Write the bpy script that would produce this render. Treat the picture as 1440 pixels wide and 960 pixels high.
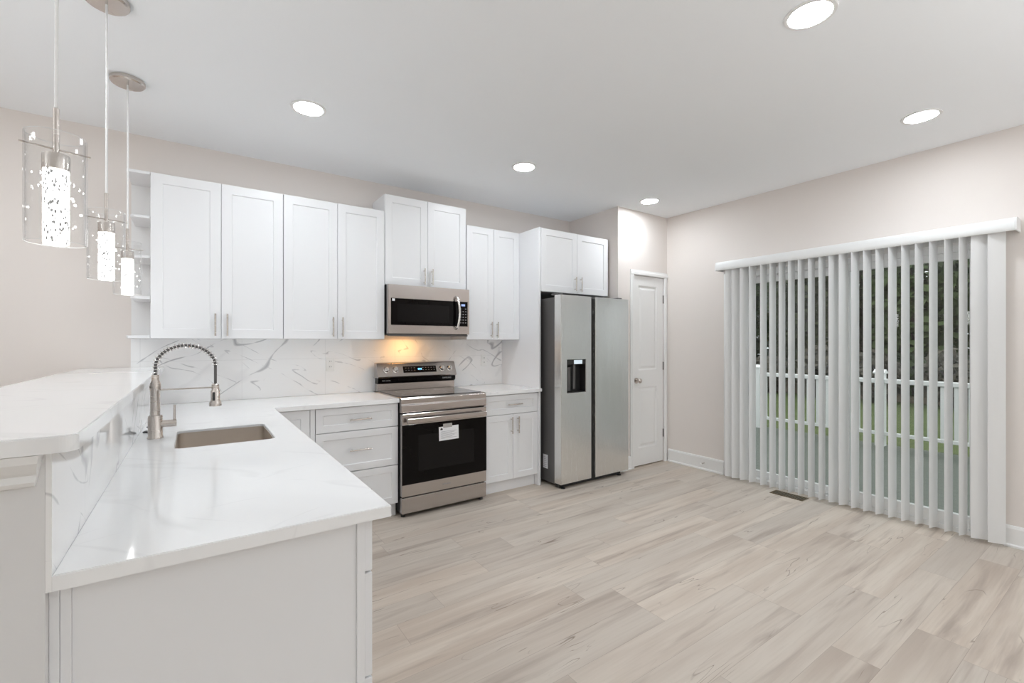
import bpy, bmesh, math, random
from mathutils import Vector, Matrix
PI = math.pi
R = random.Random(7)
for o in list(bpy.data.objects):
    bpy.data.objects.remove(o, do_unlink=True)
SC = bpy.context.scene
COL = SC.collection

# ------------------------------------------------------------------ camera
cd = bpy.data.cameras.new('camera')
cam = bpy.data.objects.new('camera', cd)
COL.objects.link(cam)
cam.location = (0, 0, 1.346)
cam.rotation_euler = (PI / 2, 0, -0.6068)
cd.sensor_width = 36.0
cd.lens = 641.9 / 1440 * 36
cd.shift_y = 1.34 / 1440
cd.clip_start = 0.05
SC.camera = cam

# ------------------------------------------------------------------ light and exposure
SC.view_settings.view_transform = 'Standard'
SC.view_settings.look = 'None'
SC.view_settings.gamma = 1.0
SC.view_settings.use_curve_mapping = False
SC.view_settings.exposure = 0.26
SC.cycles.diffuse_bounces = 8
SC.cycles.max_bounces = 16
SC.cycles.transparent_max_bounces = 24
SC.cycles.sample_clamp_indirect = 6.0
SC.cycles.caustics_reflective = False
SC.cycles.caustics_refractive = False
DOWN = 98.0           # radiance of a recessed light's lens
PEND = 6.5            # radiance of a pendant's bubble core
SKY = 1.3
REARFILL = 8.0        # added fill lamps at the unseen rear windows, watts per lamp
w = bpy.data.worlds.new('overcast_sky')
SC.world = w
w.use_nodes = True
nt = w.node_tree
bg = nt.nodes['Background']
geo = nt.nodes.new('ShaderNodeTexCoord')
sep = nt.nodes.new('ShaderNodeSeparateXYZ')
rmp = nt.nodes.new('ShaderNodeValToRGB')
rmp.color_ramp.elements[0].position = 0.0
rmp.color_ramp.elements[0].color = (0.72, 0.74, 0.76, 1)
rmp.color_ramp.elements[1].position = 0.6
rmp.color_ramp.elements[1].color = (1.0, 1.01, 1.02, 1)
nt.links.new(geo.outputs['Generated'], sep.inputs[0])
nt.links.new(sep.outputs['Z'], rmp.inputs[0])
nt.links.new(rmp.outputs[0], bg.inputs[0])
bg.inputs[1].default_value = SKY


def area(name, loc, rot, sx, sy, power, color=(1, 1, 1)):
    l = bpy.data.lights.new(name, 'AREA')
    l.shape = 'RECTANGLE'
    l.size, l.size_y = sx, sy
    l.energy = power
    l.color = color
    o = bpy.data.objects.new(name, l)
    COL.objects.link(o)
    o.location = loc
    o.rotation_euler = rot
    return o


# unseen area lamps, added out of view and turned up to brighten the ceiling
CEIL_FILL = 62.0
for fx_, fy_, k_ in ((2.2, -1.4, 0.48), (-2.0, 1.3, 0.28)):
    area('ceiling_fill', (fx_, fy_, 1.5), (PI, 0, 0), 2.0, 2.0, CEIL_FILL * k_, (0.96, 0.98, 1.0))

# ------------------------------------------------------------------ materials
def mat(name):
    m = bpy.data.materials.new(name)
    m.use_nodes = True
    t = m.node_tree
    return m, t, t.nodes['Principled BSDF']


def N(t, typ, **kw):
    n = t.nodes.new(typ)
    for k, v in kw.items():
        setattr(n, k, v)
    return n


def S(n, **kw):
    for k, v in kw.items():
        n.inputs[k.replace('_', ' ')].default_value = v
    return n


def mth(t, op, a, b=None, c=None, clamp=False):
    n = N(t, 'ShaderNodeMath', operation=op)
    n.use_clamp = clamp
    for i, v in enumerate((a, b, c)):
        if v is None:
            continue
        if isinstance(v, (int, float)):
            n.inputs[i].default_value = v
        else:
            t.links.new(v, n.inputs[i])
    return n.outputs[0]


def mixc(t, fac, a, b):
    n = N(t, 'ShaderNodeMix', data_type='RGBA')
    for i, v in ((0, fac), (6, a), (7, b)):
        if isinstance(v, (int, float)):
            n.inputs[i].default_value = v
        elif isinstance(v, tuple):
            n.inputs[i].default_value = v if len(v) == 4 else (*v, 1)
        else:
            t.links.new(v, n.inputs[i])
    return n.outputs[2]


def simple(name, col, rough=0.5, metal=0.0, spec=0.5, var=0.02, scale=6.0, bump=0.0, bscale=200.0, coat=0.0):
    """a plain surface with a faint procedural mottling and an optional fine bump"""
    m, t, b = mat(name)
    tc = N(t, 'ShaderNodeTexCoord')
    nz = S(N(t, 'ShaderNodeTexNoise'), Scale=scale, Detail=3.0)
    t.links.new(tc.outputs['Object'], nz.inputs['Vector'])
    lo = tuple(max(0, c * (1 - var)) for c in col)
    hi = tuple(min(1, c * (1 + var)) for c in col)
    t.links.new(mixc(t, nz.outputs['Fac'], lo, hi), b.inputs['Base Color'])
    b.inputs['Roughness'].default_value = rough
    b.inputs['Metallic'].default_value = metal
    b.inputs['Specular IOR Level'].default_value = spec
    b.inputs['Coat Weight'].default_value = coat
    if bump:
        n2 = S(N(t, 'ShaderNodeTexNoise'), Scale=bscale, Detail=2.0)
        t.links.new(tc.outputs['Object'], n2.inputs['Vector'])
        bp = S(N(t, 'ShaderNodeBump'), Strength=bump, Distance=0.002)
        t.links.new(n2.outputs['Fac'], bp.inputs['Height'])
        t.links.new(bp.outputs[0], b.inputs['Normal'])
    return m


def emis(name, col, strength, pattern=False):
    m, t, b = mat(name)
    b.inputs['Base Color'].default_value = (0.25, 0.25, 0.25, 1)
    b.inputs['Emission Color'].default_value = (*col, 1)
    b.inputs['Emission Strength'].default_value = strength
    if pattern:
        tc = N(t, 'ShaderNodeTexCoord')
        v = S(N(t, 'ShaderNodeTexVoronoi'), Scale=150.0)
        mp = N(t, 'ShaderNodeMapping')
        mp.inputs['Scale'].default_value = (1, 1, 0.55)
        t.links.new(tc.outputs['Object'], mp.inputs[0])
        t.links.new(mp.outputs[0], v.inputs['Vector'])
        n2 = S(N(t, 'ShaderNodeTexNoise'), Scale=40.0)
        t.links.new(tc.outputs['Object'], n2.inputs['Vector'])
        k = mth(t, 'LESS_THAN', v.outputs['Distance'], 0.42)
        k2 = mth(t, 'GREATER_THAN', n2.outputs['Fac'], 0.44)
        k = mth(t, 'MULTIPLY', k, k2)
        s = mth(t, 'MULTIPLY_ADD', k, -strength + 0.12, strength)
        t.links.new(s, b.inputs['Emission Strength'])
    return m


def brushed(name, col, rough=0.28, stretch=(1, 1, 60), amp=0.06, aniso=0.0):
    """brushed steel: roughness broken up by noise stretched along the grain"""
    m, t, b = mat(name)
    tc = N(t, 'ShaderNodeTexCoord')
    mp = N(t, 'ShaderNodeMapping')
    mp.inputs['Scale'].default_value = stretch
    t.links.new(tc.outputs['Object'], mp.inputs[0])
    nz = S(N(t, 'ShaderNodeTexNoise'), Scale=12.0, Detail=4.0)
    t.links.new(mp.outputs[0], nz.inputs['Vector'])
    t.links.new(mth(t, 'MULTIPLY_ADD', nz.outputs['Fac'], amp * 2, rough - amp), b.inputs['Roughness'])
    t.links.new(mixc(t, nz.outputs['Fac'], tuple(c * (1 - amp * 0.7) for c in col), tuple(min(1, c * (1 + amp * 0.7)) for c in col)), b.inputs['Base Color'])
    b.inputs['Metallic'].default_value = 1.0
    b.inputs['Anisotropic'].default_value = aniso
    return m


def glass(name, tint=(1, 1, 1), refl=1.0, bubbles=False):
    m, t, b = mat(name)
    t.nodes.remove(b)
    out = t.nodes['Material Output']
    tr = N(t, 'ShaderNodeBsdfTransparent')
    tr.inputs[0].default_value = (*tint, 1)
    gl = N(t, 'ShaderNodeBsdfGlossy')
    gl.inputs['Roughness'].default_value = 0.0
    lw = S(N(t, 'ShaderNodeLayerWeight'), Blend=0.5)
    f = mth(t, 'MULTIPLY_ADD', mth(t, 'POWER', lw.outputs['Facing'], 4.0), 0.90 * refl, 0.04 * refl, clamp=True)
    mx = N(t, 'ShaderNodeMixShader')
    t.links.new(f, mx.inputs[0])
    t.links.new(tr.outputs[0], mx.inputs[1])
    t.links.new(gl.outputs[0], mx.inputs[2])
    if bubbles:
        tc = N(t, 'ShaderNodeTexCoord')
        v = S(N(t, 'ShaderNodeTexVoronoi'), Scale=38.0)
        t.links.new(tc.outputs['Object'], v.inputs['Vector'])
        sp = N(t, 'ShaderNodeSeparateColor')
        t.links.new(v.outputs['Color'], sp.inputs[0])
        k = mth(t, 'MULTIPLY', mth(t, 'LESS_THAN', v.outputs['Distance'], 0.13), mth(t, 'GREATER_THAN', sp.outputs[0], 0.62))
        df = N(t, 'ShaderNodeBsdfDiffuse')
        df.inputs[0].default_value = (0.95, 0.95, 0.95, 1)
        tl = N(t, 'ShaderNodeBsdfTranslucent')
        tl.inputs[0].default_value = (0.95, 0.95, 0.95, 1)
        ad = N(t, 'ShaderNodeAddShader')
        t.links.new(df.outputs[0], ad.inputs[0])
        t.links.new(tl.outputs[0], ad.inputs[1])
        m2 = N(t, 'ShaderNodeMixShader')
        t.links.new(k, m2.inputs[0])
        t.links.new(mx.outputs[0], m2.inputs[1])
        t.links.new(ad.outputs[0], m2.inputs[2])
        mx = m2
    t.links.new(mx.outputs[0], out.inputs[0])
    return m


def marble(name, base=(0.88, 0.878, 0.876), vein=(0.42, 0.42, 0.44), scale=1.0, amount=1.0, rough=0.035, axes='xz', joints=True):
    """polished white stone with broken grey veins running on the diagonal"""
    m, t, b = mat(name)
    tc = N(t, 'ShaderNodeTexCoord')
    tot = None
    ang = {'xz': ((0, 0.62, 0), (0, -0.5, 0)), 'yz': ((-0.75, 0, 0), (0.5, 0, 0)), 'xy': ((0, 0, 0.7), (0, 0, -0.4))}[axes]
    sca = {'xz': (0.4, 1, 1.5), 'yz': (1, 0.4, 1.5), 'xy': (0.4, 1.6, 1)}[axes]
    for li, (sc_, wd, lo, w_, sd) in enumerate(((3.1 * scale, 0.016, 0.43, 0.95, 0.0), (4.6 * scale, 0.011, 0.44, 0.75, 4.0), (1.5 * scale, 0.055, 0.52, 0.2, 9.0))):
        rot = N(t, 'ShaderNodeMapping')
        rot.inputs['Rotation'].default_value = ang[li % 2]
        rot.inputs['Location'].default_value = (sd, sd * 0.7, sd * 1.3)
        t.links.new(tc.outputs['Object'], rot.inputs[0])
        mp = N(t, 'ShaderNodeMapping')
        mp.inputs['Scale'].default_value = sca
        t.links.new(rot.outputs[0], mp.inputs[0])
        nz = S(N(t, 'ShaderNodeTexNoise'), Scale=sc_, Detail=1.6, Roughness=0.45, Distortion=0.15)
        t.links.new(mp.outputs[0], nz.inputs['Vector'])
        d = mth(t, 'ABSOLUTE', mth(t, 'SUBTRACT', nz.outputs['Fac'], 0.5))
        mk = S(N(t, 'ShaderNodeTexNoise'), Scale=sc_ * 2.2, Detail=2.0)
        t.links.new(rot.outputs[0], mk.inputs['Vector'])
        k = mth(t, 'MULTIPLY', mth(t, 'SUBTRACT', mk.outputs['Fac'], lo), 6.0, clamp=True)
        # strokes swell in the middle and taper out
        v = mth(t, 'SUBTRACT', 1.0, mth(t, 'DIVIDE', d, mth(t, 'MULTIPLY_ADD', k, wd, 0.0001)), clamp=True)
        v = mth(t, 'MULTIPLY', mth(t, 'MULTIPLY', mth(t, 'POWER', v, 0.8), mth(t, 'POWER', k, 0.5)), w_ * amount)
        tot = v if tot is None else mth(t, 'MAXIMUM', tot, v)
    c = mixc(t, tot, base, vein)
    if joints:
        sp = N(t, 'ShaderNodeSeparateXYZ')
        t.links.new(tc.outputs['Object'], sp.inputs[0])
        h = sp.outputs['X'] if axes == 'xz' else sp.outputs['Y']
        jz = mth(t, 'LESS_THAN', mth(t, 'ABSOLUTE', mth(t, 'SUBTRACT', sp.outputs['Z'], 1.214)), 0.0012)
        jx = mth(t, 'LESS_THAN', mth(t, 'FRACT', mth(t, 'DIVIDE', mth(t, 'ADD', h, 5.11), 0.60)), 0.004)
        c = mixc(t, mth(t, 'MULTIPLY', mth(t, 'MAXIMUM', jz, jx), 0.45), c, (0.6, 0.6, 0.6))
    t.links.new(c, b.inputs['Base Color'])
    b.inputs['Roughness'].default_value = rough
    return m


def plank_floor():
    m, t, b = mat('grey_oak_vinyl_planks')
    tc = N(t, 'ShaderNodeTexCoord')
    sp = N(t, 'ShaderNodeSeparateXYZ')
    t.links.new(tc.outputs['Object'], sp.inputs[0])
    W, L = 0.178, 1.22
    v = mth(t, 'DIVIDE', mth(t, 'ADD', sp.outputs['Y'], 20.0 - 0.03), W)
    row = mth(t, 'FLOOR', v)
    wn = N(t, 'ShaderNodeTexWhiteNoise', noise_dimensions='1D')
    t.links.new(row, wn.inputs['W'])
    u = mth(t, 'DIVIDE', mth(t, 'ADD', mth(t, 'ADD', sp.outputs['X'], 20.0), mth(t, 'MULTIPLY', wn.outputs['Value'], L * 3)), L)
    colm = mth(t, 'FLOOR', u)
    cb = N(t, 'ShaderNodeCombineXYZ')
    t.links.new(row, cb.inputs[0])
    t.links.new(colm, cb.inputs[1])
    rnd = N(t, 'ShaderNodeTexWhiteNoise', noise_dimensions='3D')
    t.links.new(cb.outputs[0], rnd.inputs['Vector'])
    rs = N(t, 'ShaderNodeSeparateColor')
    t.links.new(rnd.outputs['Color'], rs.inputs[0])
    fu, fv = mth(t, 'FRACT', u), mth(t, 'FRACT', v)
    # grain space: each plank shows its own piece of wood
    gx = mth(t, 'ADD', sp.outputs['X'], mth(t, 'MULTIPLY', rs.outputs[0], 40.0))
    gy = mth(t, 'ADD', sp.outputs['Y'], mth(t, 'MULTIPLY', rs.outputs[1], 40.0))
    g = N(t, 'ShaderNodeCombineXYZ')
    t.links.new(gx, g.inputs[0])
    t.links.new(gy, g.inputs[1])

    def noise(sx, sy, sc_, det=4.0, dist=0.0, ro=0.55):
        mp = N(t, 'ShaderNodeMapping')
        mp.inputs['Scale'].default_value = (sx, sy, 1)
        t.links.new(g.outputs[0], mp.inputs[0])
        n = S(N(t, 'ShaderNodeTexNoise'), Scale=sc_, Detail=det, Distortion=dist, Roughness=ro)
        t.links.new(mp.outputs[0], n.inputs['Vector'])
        return n.outputs['Fac']

    def ramp(x, lo, hi):
        return mth(t, 'DIVIDE', mth(t, 'SUBTRACT', x, lo), hi - lo, clamp=True)

    broad = noise(0.55, 5.5, 1.6, 3.0, 0.35)
    fine = noise(0.8, 22.0, 4.0, 5.0, 0.2)
    pale = (0.66, 0.585, 0.505)
    mid = (0.545, 0.46, 0.385)
    dark = (0.30, 0.235, 0.195)
    c = mixc(t, ramp(broad, 0.38, 0.62), pale, mid)
    c = mixc(t, mth(t, 'MULTIPLY', rs.outputs[2], 0.6), c, (0.49, 0.45, 0.405))
    st = mth(t, 'MULTIPLY', ramp(noise(0.5, 7.0, 1.9, 4.0, 0.45), 0.54, 0.72), 0.68)
    c = mixc(t, st, c, dark)
    c = mixc(t, mth(t, 'MULTIPLY', ramp(fine, 0.48, 0.75), 0.2), c, (0.36, 0.30, 0.25))
    # fine dark splits
    cr = noise(0.45, 4.0, 1.7, 3.0, 0.35)
    crk = mth(t, 'SUBTRACT', 1.0, mth(t, 'DIVIDE', mth(t, 'ABSOLUTE', mth(t, 'SUBTRACT', cr, 0.5)), 0.0045), clamp=True)
    crk = mth(t, 'MULTIPLY', crk, ramp(noise(1.1, 2.0, 2.3, 2.0), 0.51, 0.60))
    c = mixc(t, mth(t, 'MULTIPLY', crk, 0.85), c, (0.17, 0.12, 0.09))
    # some planks have a darker end
    de = mth(t, 'MULTIPLY', ramp(fu, 0.45, 1.0), mth(t, 'GREATER_THAN', rs.outputs[1], 0.62))
    c = mixc(t, mth(t, 'MULTIPLY', mth(t, 'MULTIPLY', de, ramp(broad, 0.3, 0.6)), 0.6), c, (0.38, 0.315, 0.265))
    jn = mth(t, 'MAXIMUM', mth(t, 'LESS_THAN', fv, 0.008), mth(t, 'LESS_THAN', fu, 0.0014))
    c = mixc(t, mth(t, 'MULTIPLY', jn, 0.55), c, (0.22, 0.17, 0.14))
    t.links.new(c, b.inputs['Base Color'])
    t.links.new(mth(t, 'MULTIPLY_ADD', fine, 0.2, 0.36), b.inputs['Roughness'])
    b.inputs['Specular IOR Level'].default_value = 0.4
    return m


def deck_mat():
    m, t, b = mat('wet_grey_deck_boards')
    tc = N(t, 'ShaderNodeTexCoord')
    sp = N(t, 'ShaderNodeSeparateXYZ')
    t.links.new(tc.outputs['Object'], sp.inputs[0])
    f = mth(t, 'FRACT', mth(t, 'DIVIDE', mth(t, 'ADD', sp.outputs['X'], 20), 0.14))
    nz = S(N(t, 'ShaderNodeTexNoise'), Scale=3.0, Detail=4.0)
    mp = N(t, 'ShaderNodeMapping')
    mp.inputs['Scale'].default_value = (8, 1, 1)
    t.links.new(tc.outputs['Object'], mp.inputs[0])
    t.links.new(mp.outputs[0], nz.inputs['Vector'])
    c = mixc(t, nz.outputs['Fac'], (0.085, 0.10, 0.085), (0.14, 0.16, 0.135))
    c = mixc(t, mth(t, 'LESS_THAN', f, 0.05), c, (0.05, 0.06, 0.06))
    t.links.new(c, b.inputs['Base Color'])
    b.inputs['Roughness'].default_value = 0.45
    return m


M = {}
M['ceiling'] = simple('white_ceiling_paint', (0.915, 0.94, 0.965), 0.9, spec=0.1, var=0.006, scale=2, bump=0.05, bscale=300)
M['wall'] = simple('warm_beige_wall_paint', (0.785, 0.735, 0.70), 0.85, spec=0.15, var=0.008, scale=2, bump=0.08, bscale=260)
M['pony'] = simple('pale_grey_bar_wall_paint', (0.74, 0.735, 0.735), 0.8, spec=0.15, var=0.008, scale=2, bump=0.05)
M['trim'] = simple('white_trim_paint', (0.84, 0.84, 0.835), 0.4, var=0.008)
M['door'] = simple('white_door_paint', (0.83, 0.83, 0.825), 0.45, var=0.008)
M['cab'] = simple('white_cabinet_lacquer', (0.825, 0.83, 0.845), 0.32, var=0.006, spec=0.4)
M['cabin'] = simple('white_shelf_interior', (0.82, 0.82, 0.82), 0.45, var=0.006)
M['gap'] = simple('dark_gap', (0.03, 0.03, 0.03), 0.8)
M['quartz'] = marble('white_quartz_worktop', (0.905, 0.91, 0.915), (0.70, 0.70, 0.71), 0.7, 0.3, 0.07, 'xy', False)
M['tile'] = marble('marble_look_porcelain_tile', scale=1.0)
M['tile_side'] = marble('marble_look_porcelain_tile_side', scale=0.8, axes='yz', amount=0.8)
M['nickel'] = brushed('brushed_nickel', (0.62, 0.57, 0.53), 0.26, (1, 1, 8))
M['hinge'] = brushed('satin_hinge_steel', (0.30, 0.28, 0.27), 0.35, (1, 1, 1), 0.02)
M['chrome'] = brushed('polished_steel', (0.75, 0.73, 0.71), 0.12, (1, 1, 1), 0.02)
M['steel'] = brushed('stainless_steel_horizontal_grain', (0.49, 0.452, 0.43), 0.20, (1, 1, 50), 0.04)
M['steelv'] = brushed('stainless_steel_vertical_grain', (0.80, 0.80, 0.785), 0.27, (40, 40, 0.6), 0.012)
M['sinksteel'] = brushed('satin_sink_steel', (0.70, 0.64, 0.58), 0.33, (1, 30, 1), 0.015)
M['cooktop'] = simple('black_ceramic_cooktop', (0.035, 0.033, 0.033), 0.06, var=0.05, coat=0.3)
M['blackglass'] = simple('black_oven_glass', (0.004, 0.003, 0.003), 0.05, var=0.1, spec=0.12)
M['window_dark'] = simple('smoked_window_glass', (0.008, 0.007, 0.007), 0.12, var=0.1, spec=0.15)
M['black'] = simple('black_plastic', (0.02, 0.02, 0.02), 0.4, var=0.1)
M['darkgrey'] = simple('dark_grey_painted_steel', (0.115, 0.11, 0.108), 0.38, var=0.02)
M['paper'] = simple('white_paper', (0.85, 0.85, 0.87), 0.7, var=0.02)
M['ink'] = simple('grey_print_ink', (0.35, 0.35, 0.38), 0.7)
M['tape'] = simple('clear_packing_tape', (0.45, 0.43, 0.41), 0.2)
M['blue'] = emis('blue_clock_digits', (0.05, 0.45, 1.0), 2.2)
M['bluedim'] = emis('dim_blue_clock', (0.22, 0.35, 0.9), 0.8)
M['legend'] = simple('grey_panel_legend', (0.26, 0.26, 0.27), 0.5)
M['lens'] = emis('recessed_light_lens', (0.92, 0.98, 1.03), DOWN)
M['core'] = emis('bubble_crystal_core', (1.0, 0.99, 0.97), PEND, True)
M['warm'] = emis('warm_cooktop_lamp_lens', (1.0, 0.52, 0.16), 60.0)
M['disp'] = emis('pale_dispenser_light', (0.75, 0.9, 1.0), 0.6)
M['pglass'] = glass('clear_seeded_glass', (0.995, 0.997, 0.997), 1.0, True)
M['glass'] = glass('sliding_door_glass', (0.94, 0.965, 0.955), 1.0)
M['cord'] = simple('clear_cord_sheath', (0.85, 0.85, 0.85), 0.2, var=0.05, scale=60)
M['plate'] = simple('white_outlet_plastic', (0.84, 0.84, 0.83), 0.35)
M['brass'] = simple('antique_bronze_vent_metal', (0.16, 0.12, 0.06), 0.4, metal=0.6)
M['floor'] = plank_floor()
M['vinyl'] = simple('white_vinyl_frame', (0.84, 0.85, 0.85), 0.35, var=0.006)
M['deck'] = deck_mat()
M['railw'] = simple('white_vinyl_railing', (0.88, 0.89, 0.90), 0.4, var=0.01)
M['grass'] = simple('lawn_grass', (0.085, 0.115, 0.035), 0.9, var=0.45, scale=3.0)
M['litter'] = simple('leaf_litter_ground', (0.13, 0.105, 0.07), 0.95, var=0.4, scale=2.5)
M['bark'] = simple('dark_bark', (0.075, 0.062, 0.05), 0.9, var=0.3, scale=8)
M['leaf'] = [simple('dark_olive_leaves', (0.055, 0.065, 0.028), 0.8, var=0.4, scale=1.5),
             simple('mid_green_leaves', (0.075, 0.11, 0.04), 0.8, var=0.4, scale=1.5),
             simple('grey_brown_brush', (0.10, 0.09, 0.07), 0.85, var=0.35, scale=1.5)]


def vane_mat():
    m, t, b = mat('white_blind_vinyl')
    out = t.nodes['Material Output']
    b.inputs['Base Color'].default_value = (0.93, 0.925, 0.925, 1)
    b.inputs['Roughness'].default_value = 0.5
    tc = N(t, 'ShaderNodeTexCoord')
    nz = S(N(t, 'ShaderNodeTexNoise'), Scale=300.0)
    t.links.new(tc.outputs['Object'], nz.inputs['Vector'])
    bp = S(N(t, 'ShaderNodeBump'), Strength=0.05, Distance=0.001)
    t.links.new(nz.outputs['Fac'], bp.inputs['Height'])
    t.links.new(bp.outputs[0], b.inputs['Normal'])
    tl = N(t, 'ShaderNodeBsdfTranslucent')
    tl.inputs[0].default_value = (0.8, 0.82, 0.82, 1)
    mx = N(t, 'ShaderNodeMixShader')
    mx.inputs[0].default_value = 0.30
    t.links.new(b.outputs[0], mx.inputs[1])
    t.links.new(tl.outputs[0], mx.inputs[2])
    t.links.new(mx.outputs[0], out.inputs[0])
    return m


M['vane'] = vane_mat()


# ------------------------------------------------------------------ mesh helpers (all shapes are given in room coordinates)
class MB:
    def __init__(s):
        s.bm = bmesh.new()

    def box(s, x0, x1, y0, y1, z0, z1, bev=0.0, seg=1):
        b = bmesh.new()
        bmesh.ops.create_cube(b, size=1)
        for v in b.verts:
            v.co = Vector(((x0 + x1) / 2 + v.co.x * abs(x1 - x0), (y0 + y1) / 2 + v.co.y * abs(y1 - y0), (z0 + z1) / 2 + v.co.z * abs(z1 - z0)))
        if bev:
            bmesh.ops.bevel(b, geom=b.edges[:], offset=bev, segments=seg, profile=0.7, affect='EDGES')
        return s.add(b)

    def add(s, b):
        me = bpy.data.meshes.new('tmp')
        b.to_mesh(me)
        b.free()
        s.bm.from_mesh(me)
        bpy.data.meshes.remove(me)
        return s

    def prism(s, pts, axis, a0, a1, bev=0.0, seg=1):
        """extrude the 2-D outline pts along an axis; (p,q) are the two other axes in x,y,z order"""
        b = bmesh.new()

        def co(p, q, a):
            return {'x': (a, p, q), 'y': (p, a, q), 'z': (p, q, a)}[axis]
        lo = [b.verts.new(co(p, q, a0)) for p, q in pts]
        hi = [b.verts.new(co(p, q, a1)) for p, q in pts]
        n = len(pts)
        b.faces.new(lo)
        b.faces.new(hi)
        for i in range(n):
            b.faces.new((lo[i], lo[(i + 1) % n], hi[(i + 1) % n], hi[i]))
        bmesh.ops.recalc_face_normals(b, faces=b.faces[:])
        if bev:
            bmesh.ops.bevel(b, geom=b.edges[:], offset=bev, segments=seg, profile=0.7, affect='EDGES')
        return s.add(b)

    def lathe(s, prof, cx, cy, n=32, cap=True):
        """revolve (radius, z) pairs about the vertical through (cx, cy)"""
        b = bmesh.new()
        rings = []
        for r, z in prof:
            rings.append([b.verts.new((cx + r * math.cos(2 * PI * k / n), cy + r * math.sin(2 * PI * k / n), z)) for k in range(n)])
        for i in range(len(rings) - 1):
            for k in range(n):
                b.faces.new((rings[i][k], rings[i][(k + 1) % n], rings[i + 1][(k + 1) % n], rings[i + 1][k]))
        if cap:
            b.faces.new(rings[0])
            b.faces.new(rings[-1])
        bmesh.ops.recalc_face_normals(b, faces=b.faces[:])
        return s.add(b)

    def tube(s, path, r, n=12, cap=True):
        b = bmesh.new()
        P = [Vector(p) for p in path]
        rings = []
        prev = None
        for i, p in enumerate(P):
            d = (P[min(i + 1, len(P) - 1)] - P[max(i - 1, 0)]).normalized()
            if prev is None:
                a = d.orthogonal().normalized()
            else:
                a = (prev - d * prev.dot(d)).normalized()
            prev = a
            c = d.cross(a)
            rr = r[i] if isinstance(r, (list, tuple)) else r
            rings.append([b.verts.new(p + (a * math.cos(2 * PI * k / n) + c * math.sin(2 * PI * k / n)) * rr) for k in range(n)])
        for i in range(len(rings) - 1):
            for k in range(n):
                b.faces.new((rings[i][k], rings[i][(k + 1) % n], rings[i + 1][(k + 1) % n], rings[i + 1][k]))
        if cap:
            b.faces.new(rings[0])
            b.faces.new(rings[-1])
        bmesh.ops.recalc_face_normals(b, faces=b.faces[:])
        return s.add(b)

    def panel(s, x0, x1, z0, z1, yf, th=0.02, st=0.057, rec=0.007, bev=0.0012, slope=0.002):
        """shaker door or drawer front facing -y: a frame round a recessed flat panel"""
        b = bmesh.new()

        def ring(i, y):
            return [b.verts.new(c) for c in ((x0 + i, y, z0 + i), (x1 - i, y, z0 + i), (x1 - i, y, z1 - i), (x0 + i, y, z1 - i))]
        bk, o, a, c = ring(0, yf + th), ring(0, yf), ring(st, yf), ring(st + slope, yf + rec)
        for p, q in ((bk, o), (o, a), (a, c)):
            for k in range(4):
                b.faces.new((p[k], p[(k + 1) % 4], q[(k + 1) % 4], q[k]))
        b.faces.new(c)
        b.faces.new(bk)
        bmesh.ops.recalc_face_normals(b, faces=b.faces[:])
        if bev:
            bmesh.ops.bevel(b, geom=[e for e in b.edges if e.calc_face_angle(0) > 0.5], offset=bev, segments=1, affect='EDGES')
        return s.add(b)

    def raised(s, x0, x1, z0, z1, panels, yf, th=0.035):
        """moulded door leaf facing -y with raised panels set in sunken borders"""
        b = bmesh.new()
        xs = sorted({x0, x1, *[p[0] for p in panels], *[p[1] for p in panels]})
        zs = sorted({z0, z1, *[p[2] for p in panels], *[p[3] for p in panels]})
        V = {(x, z): b.verts.new((x, yf, z)) for x in xs for z in zs}
        for i in range(len(xs) - 1):
            for j in range(len(zs) - 1):
                cxm, czm = (xs[i] + xs[i + 1]) / 2, (zs[j] + zs[j + 1]) / 2
                if any(p[0] < cxm < p[1] and p[2] < czm < p[3] for p in panels):
                    continue
                b.faces.new((V[xs[i], zs[j]], V[xs[i + 1], zs[j]], V[xs[i + 1], zs[j + 1]], V[xs[i], zs[j + 1]]))
        for p in panels:
            rings = [[V[p[0], p[2]], V[p[1], p[2]], V[p[1], p[3]], V[p[0], p[3]]]]
            for i, y in ((0.012, yf + 0.009), (0.022, yf + 0.009), (0.045, yf + 0.001)):
                rings.append([b.verts.new(c) for c in ((p[0] + i, y, p[2] + i), (p[1] - i, y, p[2] + i), (p[1] - i, y, p[3] - i), (p[0] + i, y, p[3] - i))])
            for q, r in zip(rings, rings[1:]):
                for k in range(4):
                    b.faces.new((q[k], q[(k + 1) % 4], r[(k + 1) % 4], r[k]))
            b.faces.new(rings[-1])
        bnd = [e for e in b.edges if len(e.link_faces) == 1]
        r = bmesh.ops.extrude_edge_only(b, edges=bnd)
        nv = [g for g in r['geom'] if isinstance(g, bmesh.types.BMVert)]
        for v in nv:
            v.co.y += th
        bmesh.ops.contextual_create(b, geom=[e for e in b.edges if len(e.link_faces) == 1])
        bmesh.ops.recalc_face_normals(b, faces=b.faces[:])
        return s.add(b)

    def xf(s, mtx):
        bmesh.ops.transform(s.bm, matrix=mtx, verts=s.bm.verts[:])
        return s

    def build(s, name, m, parent=None, smooth=False):
        me = bpy.data.meshes.new(name)
        if parent is not None:
            off = parent['_w'] if '_w' in parent else (0, 0, 0)
            bmesh.ops.translate(s.bm, vec=-Vector(off), verts=s.bm.verts[:])
        s.bm.to_mesh(me)
        s.bm.free()
        for k in (m if isinstance(m, list) else [m]):
            me.materials.append(k)
        if smooth:
            for p in me.polygons:
                p.use_smooth = True
            try:
                me.set_sharp_from_angle(angle=0.7)
            except Exception:
                pass
        o = bpy.data.objects.new(name, me)
        COL.objects.link(o)
        if parent is not None:
            o.parent = parent
            o['_w'] = tuple(off)
        return o


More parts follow.
